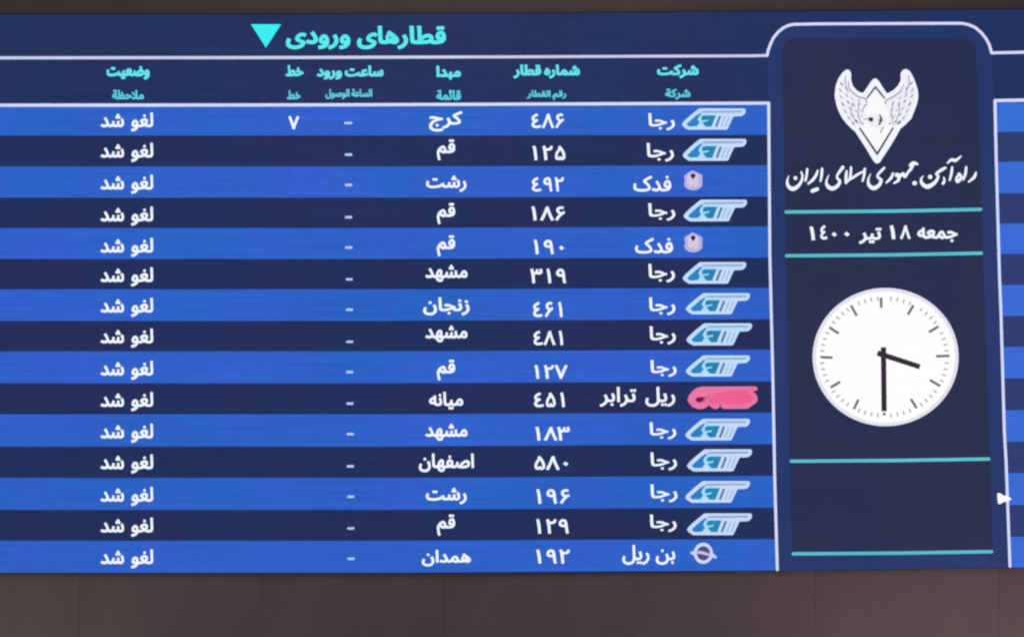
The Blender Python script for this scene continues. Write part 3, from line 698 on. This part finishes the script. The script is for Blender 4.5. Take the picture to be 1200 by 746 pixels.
# ------------------------------------------------------------------ the fifteen trains
def raja_logo(parent, x0, x1, y0, y1):
    sx, sy = (x1 - x0) / 985.0, (y1 - y0) / 340.0
    q = lambda pts: [(x0 + (p[0] - 115) * sx, y0 + (p[1] - 100) * sy) + ((p[2] * sy,) if len(p) > 2 else ()) for p in pts]
    f = Flat()
    f.add([ccw(q([(116, 345), (150, 300), (240, 215), (370, 108), (395, 100), (1075, 100), (1097, 118), (1097, 160), (1072, 200), (1035, 222),
                  (912, 228), (872, 310), (822, 424), (800, 438), (215, 440), (160, 408), (124, 376)]))], M_LOGO, 10)
    f.add(stroke(q([(440, 156, 34), (1030, 150, 34)]), False), M_LOGO_BAR, 10.6)
    f.add([ccw(q([(190, 345), (330, 215), (395, 172), (425, 175), (376, 236), (360, 280), (388, 322), (346, 384), (240, 390), (200, 374)]))], M_LOGO_BLUE, 11)
    f.add([ccw(q([(420, 212), (640, 212), (572, 392), (486, 392), (440, 340), (412, 280)]))], M_LOGO_TEAL, 11)
    f.add(stroke(q([(650, 200, 22), (450, 204, 22), (384, 256, 26), (402, 306, 30), (460, 300, 26), (512, 288, 20)]), True), M_LOGO_ICE, 11.6)
    f.add(stroke(q([(402, 318, 26), (440, 366, 24), (478, 398, 20)]), True), M_LOGO_ICE, 12.0)
    f.add(stroke(q([(396, 340, 22), (352, 400, 26)]), False), M_LOGO_ICE, 12.4)
    f.add(stroke(q([(705, 222, 36), (640, 392, 36)]), False, False), M_LOGO_STRIPE, 11)
    for xx in (770, 835):
        f.add(stroke(q([(xx + 10, 232, 14), (xx - 52, 392, 14)]), False, False), M_LOGO_FINE, 11)
    return f.build('company_logo', parent, 'pale blue wing shaped logo')

def shield_logo(parent, x0, x1, y0, y1):
    sx, sy = (x1 - x0) / 405.0, (y1 - y0) / 440.0
    q = lambda pts: [(x0 + (p[0] - 215) * sx, y0 + (p[1] - 170) * sy) + ((p[2] * sy,) if len(p) > 2 else ()) for p in pts]
    f = Flat()
    f.add([ccw(q([(405, 170), (450, 196), (540, 238), (608, 272), (620, 300), (620, 515), (560, 572), (480, 605), (400, 608), (310, 590), (240, 545), (215, 480),
                  (232, 400), (218, 290), (300, 232)]))], M_SHIELD, 10)
    f.add([ccw(q([(300, 280), (350, 250), (480, 240), (540, 300), (540, 480), (470, 540), (360, 540), (290, 480)]))], M_SHIELD_IN, 11)
    f.add([ccw(q([(352, 290), (385, 250), (440, 246), (478, 288), (445, 330), (415, 375), (385, 330)]))], M_SHIELD_DARK, 12)
    f.add(stroke(q([(395, 545, 14), (410, 508, 16), (440, 490, 12)]), True), M_EMB_GREY, 12)
    f.add(stroke(q([(300, 490, 10), (340, 510, 10)]), False), M_EMB_GREY, 12)
    f.add(stroke(q([(520, 330, 10), (565, 318, 10)]), False), M_EMB_GREY, 12)
    return f.build('company_logo', parent, 'small pale shield shaped logo')

def pink_logo(parent, x0, x1, y0, y1):
    sx, sy = (x1 - x0) / 980.0, (y1 - y0) / 310.0
    q = lambda pts: [(x0 + (p[0] - 125) * sx, y0 + (p[1] - 90) * sy) + ((p[2] * sy,) if len(p) > 2 else ()) for p in pts]
    f = Flat()
    f.add([ccw(q([(128, 270), (150, 215), (190, 160), (250, 115), (320, 95), (1070, 90), (1100, 105), (1100, 140), (1060, 152), (1035, 160), (1075, 190), (1100, 235),
                  (1104, 275), (1085, 312), (1030, 350), (965, 395), (625, 396), (600, 380), (585, 325), (575, 372), (540, 398), (500, 398), (455, 375), (430, 345),
                  (395, 372), (345, 398), (270, 400), (195, 368), (145, 315)]))], M_PINK, 10)
    f.add([ccw(q([(490, 190), (700, 150), (960, 140), (1005, 185), (1035, 245), (1020, 300), (940, 330), (650, 335), (600, 300), (560, 300), (520, 330), (450, 320), (420, 290)]))], M_PINK_IN, 11)
    f.add([ccw(q([(235, 268), (270, 238), (380, 234), (335, 295), (300, 312), (258, 300)]))], M_PINK_DARK, 11)
    f.add(stroke(q([(345, 300, 22), (420, 225, 22), (455, 160, 12)]), True), M_PINK_LINE, 11.6)
    f.add(stroke(q([(560, 300, 8), (590, 335, 12), (592, 372, 10)]), True), M_PINK_LINE, 11.8)
    f.add(stroke(q([(820, 268, 8), (930, 250, 12), (1000, 262, 8)]), True), M_PINK_LINE, 11.8)
    return f.build('company_logo', parent, 'pink elongated rounded logo')

def ring_logo(parent, x0, x1, y0, y1):
    sx, sy = (x1 - x0) / 640.0, (y1 - y0) / 490.0
    q = lambda pts: [(x0 + (p[0] - 150) * sx, y0 + (p[1] - 108) * sy) + ((p[2] * sy,) if len(p) > 2 else ()) for p in pts]
    f = Flat()
    f.add([ccw(q(disc(470, 352, 222, 244, 40)))], M_RING, 10)
    f.add([ccw(q([(150, 335), (250, 292), (262, 400), (215, 385)]))], M_RING, 9.6)
    f.add([ccw(q([(680, 330), (788, 440), (760, 470), (672, 450)]))], M_RING, 9.4)
    f.add([ccw(q(disc(472, 352, 152, 164, 36)))], M_RING_IN, 11)
    f.add(stroke(q([(318, 338, 60), (420, 335, 74), (540, 368, 66), (630, 392, 50)]), True), M_RING_BAR, 12)
    return f.build('company_logo', parent, 'white ring logo with a slanted bar')

CX = (117.4, 179.8)
RECORDS = [
    # status top, number, number box, origin, origin box, dash box, company, company box, logo, logo box
    (131.6, '486', (622.5, 661.5, 132.6, 150.8), 'karaj', (502.4, 542.6, 129.8, 154.6), (403.6, 412.6, 142.9, 145.6), 'raja', (759.5, 791.2, 132.6, 153.2), 'r', (799, 874, 127.2, 152.2)),
    (167.2, '125', (623.6, 663, 170.4, 188.2), 'qom', (511.6, 533.8, 163.0, 188.2), (404.2, 412.6, 179.9, 182.6), 'raja', (757.6, 790, 167.4, 189.8), 'r', (800, 874.8, 162.8, 188.6)),
    (204.6, '492', (623, 661.2, 207.2, 224.8), 'rasht', (499, 547, 205.4, 225.2), (404.4, 412.6, 215.4, 218.1), 'fadak', (742, 787, 205.4, 224.9), 's', (801.6, 823, 199.4, 223)),
    (241.8, '186', (622.4, 662.6, 241.4, 259), 'qom', (511.6, 533.8, 237.3, 263), (404.4, 412.6, 253.1, 255.9), 'raja', (759.5, 791.6, 237.8, 259), 'r', (801, 875.6, 234, 259.4)),
    (278.4, '190', (625, 661.4, 280.4, 298.2), 'qom', (511.6, 533.8, 275.2, 300.6), (404.6, 413, 288.6, 291.4), 'fadak', (744, 789, 278.2, 297.4), 's', (801.8, 823, 272, 295.6)),
    (312.8, '319', (621, 663.8, 314.2, 332.2), 'mashhad', (498, 548.2, 309.8, 330.6), (405.4, 413.2, 325.8, 328.6), 'raja', (759.6, 791.2, 308.8, 331.2), 'r', (800, 874.6, 307, 332.4)),
    (348.6, '461', (624.4, 659.6, 353, 371.8), 'zanjan', (495.6, 550.6, 348, 369.8), (405.6, 413.4, 361.2, 364.2), 'raja', (760.4, 791.8, 348.2, 369.6), 'r', (803.6, 879, 343.4, 368.2)),
    (384.5, '481', (625, 660.2, 386.8, 404.8), 'mashhad', (498, 548.2, 380.8, 401.2), (406, 413.8, 398.8, 401.7), 'raja', (761, 792.2, 381.8, 403.8), 'r', (804.4, 881.4, 378.6, 404.6)),
    (422.2, '127', (626, 665.6, 426.8, 444), 'qom', (511.6, 533.8, 420.8, 445.8), (406, 413.8, 434.2, 437.2), 'raja', (762, 793.2, 421.4, 441.8), 'r', (803.6, 879, 416.2, 441)),
    (458.8, '451', (625.6, 662.2, 459, 477.2), 'miyaneh', (502.4, 543.2, 458.6, 479.8), (406.2, 414, 471.1, 474), 'tarabar', (702.4, 791.6, 452.8, 476.8), 'p', (805.4, 888, 452.4, 479)),
    (495.8, '183', (627, 668.2, 499.2, 516.4), 'mashhad', (498, 548.2, 495.8, 516.4), (406.4, 414.6, 506.9, 509.7), 'raja', (761, 792.8, 494.2, 514.8), 'r', (803, 879, 490.4, 515.8)),
    (531.8, '580', (626, 666.4, 533.4, 550.8), 'isfahan', (490.6, 555.8, 530.8, 553.2), (406.6, 414.6, 544.5, 547.4), 'raja', (762, 793.6, 529.4, 551.2), 'r', (805, 881.4, 526, 552)),
    (569.8, '196', (628, 668.2, 572.2, 590.2), 'rasht', (498.8, 547.2, 570.8, 591), (407, 415, 580, 583), 'raja', (762, 794.2, 566.8, 588.6), 'r', (803, 879, 563.2, 588.6)),
    (605.8, '129', (628, 667, 607.2, 625.2), 'qom', (511.6, 533.8, 601.8, 627.6), (407.2, 415.2, 617.1, 620.1), 'raja', (761.4, 793.2, 602.2, 623.2), 'r', (805, 881.4, 601, 626.6)),
    (642.8, '192', (628, 668.2, 642.8, 660.2), 'hamadan', (494, 552.2, 643.4, 663.4), (407.4, 415.4, 652.6, 655.6), 'bonrail', (729, 791.6, 637.8, 661.6), 'b', (808, 840.4, 635.4, 660.2)),
]
for row, (sy, num, nb, org, ob, db, comp, cb, lg, lb) in zip(ROWS_LEFT, RECORDS):
    write('status_text', row, word('cancelled'), (CX[0], CX[1], sy, sy + 23.0), M_WHITE, 10, 17, 210)
    write('train_number', row, number(num), nb, M_WHITE, 10, 13)
    write('origin_text', row, word(org), ob, M_WHITE, 10, 18)
    ym = (db[2] + db[3]) / 2
    Flat().add([ccw([(db[0], ym - 1.35), (db[1], ym - 1.45), (db[1], ym + 1.35), (db[0], ym + 1.45)])], M_DASH, 10).build('arrival_time_dash', row)
    write('company_name', row, word(comp), cb, M_WHITE, 10, 13, 230 if comp == 'tarabar' else 150)
    {'r': raja_logo, 's': shield_logo, 'p': pink_logo, 'b': ring_logo}[lg](row, *lb)
write('track_number', ROWS_LEFT[0], number('7'), (337.4, 351.2, 135.6, 152), M_WHITE, 10, 18)

# ------------------------------------------------------------------ the column with emblem, date and clock
def rounded(x0, x1, y0, r, bl, br, yb):
    pts = []
    for k in range(9):
        a = math.pi + k * math.pi / 16
        pts.append((x0 + r + r * math.cos(a), y0 + r + r * math.sin(a)))
    for k in range(9):
        a = 1.5 * math.pi + k * math.pi / 16
        pts.append((x1 - r + r * math.cos(a), y0 + r + r * math.sin(a)))
    return ccw(pts + [(br, yb - 2), (bl, yb)])

side = Flat().add([ccw(arc + [(1165, 118), (1167.5, 190), (1173, 366), (1179, 540), (1183.4, 664.6), (911, 668.4), (908, 565), (902.2, 300), (900.8, 121)])], M_SIDE, 2).build('clock_column', board)
info = Flat().add([rounded(916.4, 1144, 44.5, 16, 928.2, 1163.6, 647)], M_INFO, 5).build('info_panel', board)
for (xa, ya), (xb, yb) in (((919.6, 248.4), (1150.6, 245.4)), ((920.2, 299.6), (1151.4, 296.6)), ((925.8, 540), (1160.2, 537.4)), ((928.2, 648.4), (1163.4, 645.8))):
    xm, ym = xa + (xb - xa) * 0.55, ya + (yb - ya) * 0.35
    Flat().add(stroke([(xa + 1.5, ya, 4.0), (xm, ym, 4.1), (xb - 1.5, yb, 4.0)], False), M_TEAL, 9).build('divider_line', info)
D_ = 6.316
def qd(x0, x1, y0, y1): return (940 + x0 / D_, 940 + x1 / D_, 255 + y0 / D_, 255 + y1 / D_)
dw = word('date')
cuts = [k for k, c in enumerate(dw) if c == 0]
pieces = [dw[:cuts[0]], dw[cuts[0] + 1:cuts[1]], dw[cuts[1] + 1:cuts[2]], dw[cuts[2] + 1:]]
for d, bx in zip(pieces[0], ((52, 97, 62, 170), (133, 190, 52, 164), (216, 260, 104, 144), (308, 354, 102, 142))):
    write('year_digit', info, [d], qd(*bx), M_WHITE, 10, 18)
write('month_text', info, pieces[1], qd(418, 590, 72, 198), M_WHITE, 10, 20)
day = Flat()
for d, bx in zip(pieces[2], ((645, 692, 54, 162), (722, 806, 54, 162))):
    put(day, [d], qd(*bx), M_WHITE, 10, 18)
day.build('day_number', info)
write('weekday_text', info, pieces[3], qd(850, 1153, 72, 184), M_WHITE, 10, 20)

# calligraphic name line, pen strokes
K = 9.23
def qb(pts): return [(910 + x / K, 180 + y / K, wd / K * 0.97) for x, y, wd in pts]
def qa(pts): return [(1020 + x / K, 170 + y / K, wd / K * 0.97) for x, y, wd in pts]
strokes_b = [
    [(268, 200, 20), (280, 262, 26), (245, 338, 34), (180, 382, 46), (128, 352, 38), (116, 295, 26), (134, 238, 8)],
    [(204, 262, 40), (205, 268, 40)],
    [(332, 168, 26), (326, 230, 28), (312, 295, 22)],
    [(492, 165, 28), (488, 230, 30), (476, 300, 20)],
    [(446, 186, 22), (424, 240, 30), (388, 288, 32), (342, 326, 20)],
    [(388, 404, 42), (440, 384, 42)],
    [(716, 150, 40), (694, 180, 34), (662, 225, 26), (656, 262, 26), (684, 300, 34), (660, 350, 38), (600, 378, 46), (552, 350, 38), (540, 298, 24), (566, 232, 8)],
    [(758, 190, 24), (752, 250, 34), (750, 318, 26)],
    [(806, 148, 24), (802, 220, 28), (790, 272, 26), (752, 318, 22)],
    [(940, 192, 20), (884, 222, 26), (832, 256, 28), (784, 284, 24)],
    [(954, 164, 26), (948, 230, 30), (930, 298, 20)],
    [(1166, 154, 24), (1130, 190, 28), (1096, 228, 26), (1096, 256, 26), (1130, 288, 36), (1108, 342, 38), (1050, 374, 46), (1002, 342, 38), (992, 284, 24), (1018, 218, 8)],
]
strokes_a = [
    [(244, 306, 24), (224, 356, 32), (172, 406, 20)],
    [(284, 322, 46), (308, 346, 36), (300, 384, 32), (256, 412, 20)],
    [(428, 218, 30), (466, 196, 42), (506, 206, 26)],
    [(458, 214, 34), (440, 256, 34), (412, 288, 28), (392, 318, 30), (372, 338, 34), (356, 306, 26), (338, 318, 28), (322, 342, 28), (304, 318, 30), (286, 322, 34)],
    [(352, 322, 24), (374, 346, 26), (388, 326, 22)],
    [(476, 412, 48), (480, 413, 48)],
    [(810, 246, 28), (764, 272, 34), (712, 312, 26), (734, 336, 28), (700, 402, 36), (622, 450, 48), (562, 420, 38), (548, 372, 26), (572, 334, 10)],
    [(645, 344, 48), (648, 346, 48)],
    [(792, 350, 16), (802, 380, 24), (786, 414, 34)],
    [(884, 240, 24), (876, 310, 30), (858, 380, 22)],
    [(834, 196, 18), (876, 160, 32), (922, 166, 34), (980, 122, 16)],
    [(1036, 238, 24), (1028, 310, 30), (1006, 374, 22)],
    [(958, 312, 34), (984, 348, 30), (946, 392, 40), (930, 362, 28), (958, 318, 30)],
    [(1142, 296, 20), (1122, 348, 34), (1062, 398, 18)],
]
loops = []
for s in strokes_b:
    loops += stroke(qb(s), True)
for s in strokes_a:
    loops += stroke(qa(s), True)
Flat().add(loops, M_WHITE, 10).build('railway_name', info)

# winged emblem
E_ = 5.738
def qe(pts): return [(960 + p[0] / E_, 70 + p[1] / E_) + ((p[2] / E_,) if len(p) > 2 else ()) for p in pts]
em = Flat()
em.add([ccw(qe([(185, 66), (160, 84), (130, 125), (110, 180), (104, 240), (112, 290), (128, 340), (150, 386), (180, 426), (215, 462), (240, 482), (275, 535), (320, 605), (355, 665),
                (374, 692), (390, 699), (408, 690), (430, 655), (470, 595), (520, 512), (545, 466), (585, 432), (620, 396), (638, 350), (657, 300), (667, 250), (663, 205), (646, 150), (626, 105),
                (610, 78), (585, 63), (560, 71), (547, 95), (548, 140), (530, 175), (500, 205), (470, 222), (455, 226), (430, 190), (405, 150), (390, 132), (375, 126), (362, 132), (348, 148),
                (320, 190), (298, 222), (280, 223), (250, 205), (225, 175), (214, 135), (215, 95), (205, 72)]))], M_EMB, 9)
em.add([ccw(qe([(175, 110), (150, 150), (135, 205), (135, 270), (155, 340), (190, 400), (235, 448), (300, 455), (310, 380), (325, 290), (312, 262), (262, 248), (215, 205), (192, 160)]))], M_EMB_IN, 9.6)
em.add([ccw(qe([(592, 105), (576, 160), (545, 215), (490, 255), (452, 275), (450, 300), (470, 380), (480, 455), (540, 440), (590, 395), (622, 330), (640, 260), (635, 200), (615, 140)]))], M_EMB_IN, 9.6)
em.add([ccw(qe([(378, 205), (425, 260), (448, 330), (462, 400), (484, 470), (390, 620), (290, 468), (316, 400), (330, 290), (334, 258)]))], M_EMB_CORE, 10)
em.add([ccw(qe([(330, 372), (380, 362), (440, 372), (462, 430), (420, 468), (350, 450), (316, 420)]))], M_EMB_IN, 10.5)
em.add(stroke(qe([(322, 258, 11), (378, 184, 13), (438, 258, 11)]), False), M_EMB_DARK, 11)
em.add(stroke(qe([(274, 462, 12), (390, 634, 15), (496, 460, 12)]), False), M_EMB_DARK, 11)
for s in ([(196, 150, 6), (206, 200, 9), (258, 246, 10), (306, 262, 10), (322, 290, 8)], [(566, 170, 6), (545, 215, 9), (490, 254, 10), (450, 276, 10), (444, 300, 8)],
          [(268, 270, 7), (262, 360, 7), (282, 430, 6)], [(500, 280, 6), (486, 350, 7), (500, 440, 6)],
          [(318, 300, 10), (300, 320, 8), (292, 352, 6)], [(520, 430, 8), (546, 410, 8)],
          [(180, 110, 6), (176, 160, 7), (196, 220, 6)], [(600, 110, 6), (604, 165, 7), (580, 225, 6)],
          [(222, 290, 6), (216, 360, 7), (248, 420, 6)], [(534, 285, 6), (540, 350, 7), (520, 400, 6)],
          [(412, 490, 8), (430, 455, 8)]):
    em.add(stroke(qe(s), True), M_EMB_GREY, 11.2 + 0.01 * s[0][0] / 10)
# rows of feather gaps following each wing
rows = [[(150, 165), (142, 205), (146, 250), (158, 300), (176, 348), (200, 392), (228, 428)],
        [(180, 195), (184, 240), (194, 285), (206, 330), (226, 374), (252, 414)],
        [(222, 262), (232, 305), (246, 345), (264, 385)],
        [(270, 300), (276, 340), (286, 378), (292, 430)]]
n = 0
for ri, rw in enumerate(rows):
    for k, (x, y) in enumerate(rw):
        for sgn in (1, -1):
            cx, cy = (x, y) if sgn == 1 else (384 + (384 - x), y - 4 + (k % 2) * 3)
            L = (24, 22, 18, 14)[ri] * (1.0 if k % 2 else 0.82)
            em.add(stroke(qe([(cx - sgn * L * 0.35, cy - L * 0.55, 4), (cx, cy, 9.5 - ri), (cx + sgn * L * 0.45, cy + L * 0.55, 4)]), True),
                   M_EMB_DARK if (k + ri) % 3 == 0 else M_EMB_GREY, 12 + 0.01 * n)
            n += 1
em.add(stroke(qe([(300, 402, 6), (334, 396, 8), (360, 404, 8)]), True), M_EMB_GREY, 12.6)
em.add([ccw(qe(disc(348, 402, 17, 15, 16)))], M_HAND, 13)
em.add(stroke(qe([(408, 372, 8), (416, 400, 16), (404, 436, 12)]), True), M_EMB_DARK, 13)
em.add(stroke(qe([(395, 405, 6), (425, 410, 8)]), False), M_EMB_DARK, 13.2)
em.build('winged_emblem', info)

# clock
CXX, CYY, RX, RY = 1037.8, 418.1, 85.6, 80.9
clock = Flat().add([ccw(disc(CXX, CYY, RX, RY, 96))], M_RIM, 9).build('clock_face', board)
Flat().add([ccw(disc(CXX, CYY, RX - 4.2, RY - 4.0, 96))], M_DIAL, 10).build('dial', clock)
for a, b in (((1032.5, 348.6), (1032.6, 360.6)), ((1070.4, 357.6), (1064, 368.4)), ((1100, 382.2), (1088.6, 389)), ((1112.8, 416.8), (1097, 417.2)), ((1101.8, 452), (1089.6, 445)),
             ((1074.2, 478), (1067.4, 467.2)), ((1036.2, 486.6), (1036.2, 483)), ((1000.6, 479), (1006, 468)), ((973.2, 453.8), (984.6, 447)), ((961.4, 418.2), (975.6, 418.8)), ((971.6, 383.2), (983, 390.6)), ((997.2, 357.6), (1004, 369.8))):
    Flat().add(stroke([(*a, 3.1), (*b, 3.1)], False, False), M_MARK, 11.5).build('hour_mark', clock)
for k in range(60):
    if k % 5:
        t = math.radians(k * 6)
        s_, c_ = math.sin(t), math.cos(t)
        Flat().add(stroke([(CXX - 1.4 + (RX - 9.8) * s_, CYY - (RY - 9.8) * c_, 1.7), (CXX - 1.4 + (RX - 14.8) * s_, CYY - (RY - 14.8) * c_, 1.7)], False, False), M_MINUTE, 11.5).build('minute_mark', clock)
Flat().add(stroke([(1028.2, 413.4, 6.4), (1078, 429.6, 6.0)], False, False), M_HAND, 13).build('hour_hand', clock)
Flat().add(stroke([(1035.3, 406.6, 6.2), (1036.1, 481.6, 6.2)], False, False), M_HAND, 15).build('minute_hand', clock)

# pointer arrow left on the screen
Flat().add([ccw([(1168.6, 577.6), (1171.6, 577.2), (1176.5, 580.4), (1181, 580.6), (1185.6, 584.4), (1181, 587.4), (1176.5, 587.4), (1172, 590.2), (1169.4, 589.4)])], M_DIAL, 13).build('mouse_pointer', board)
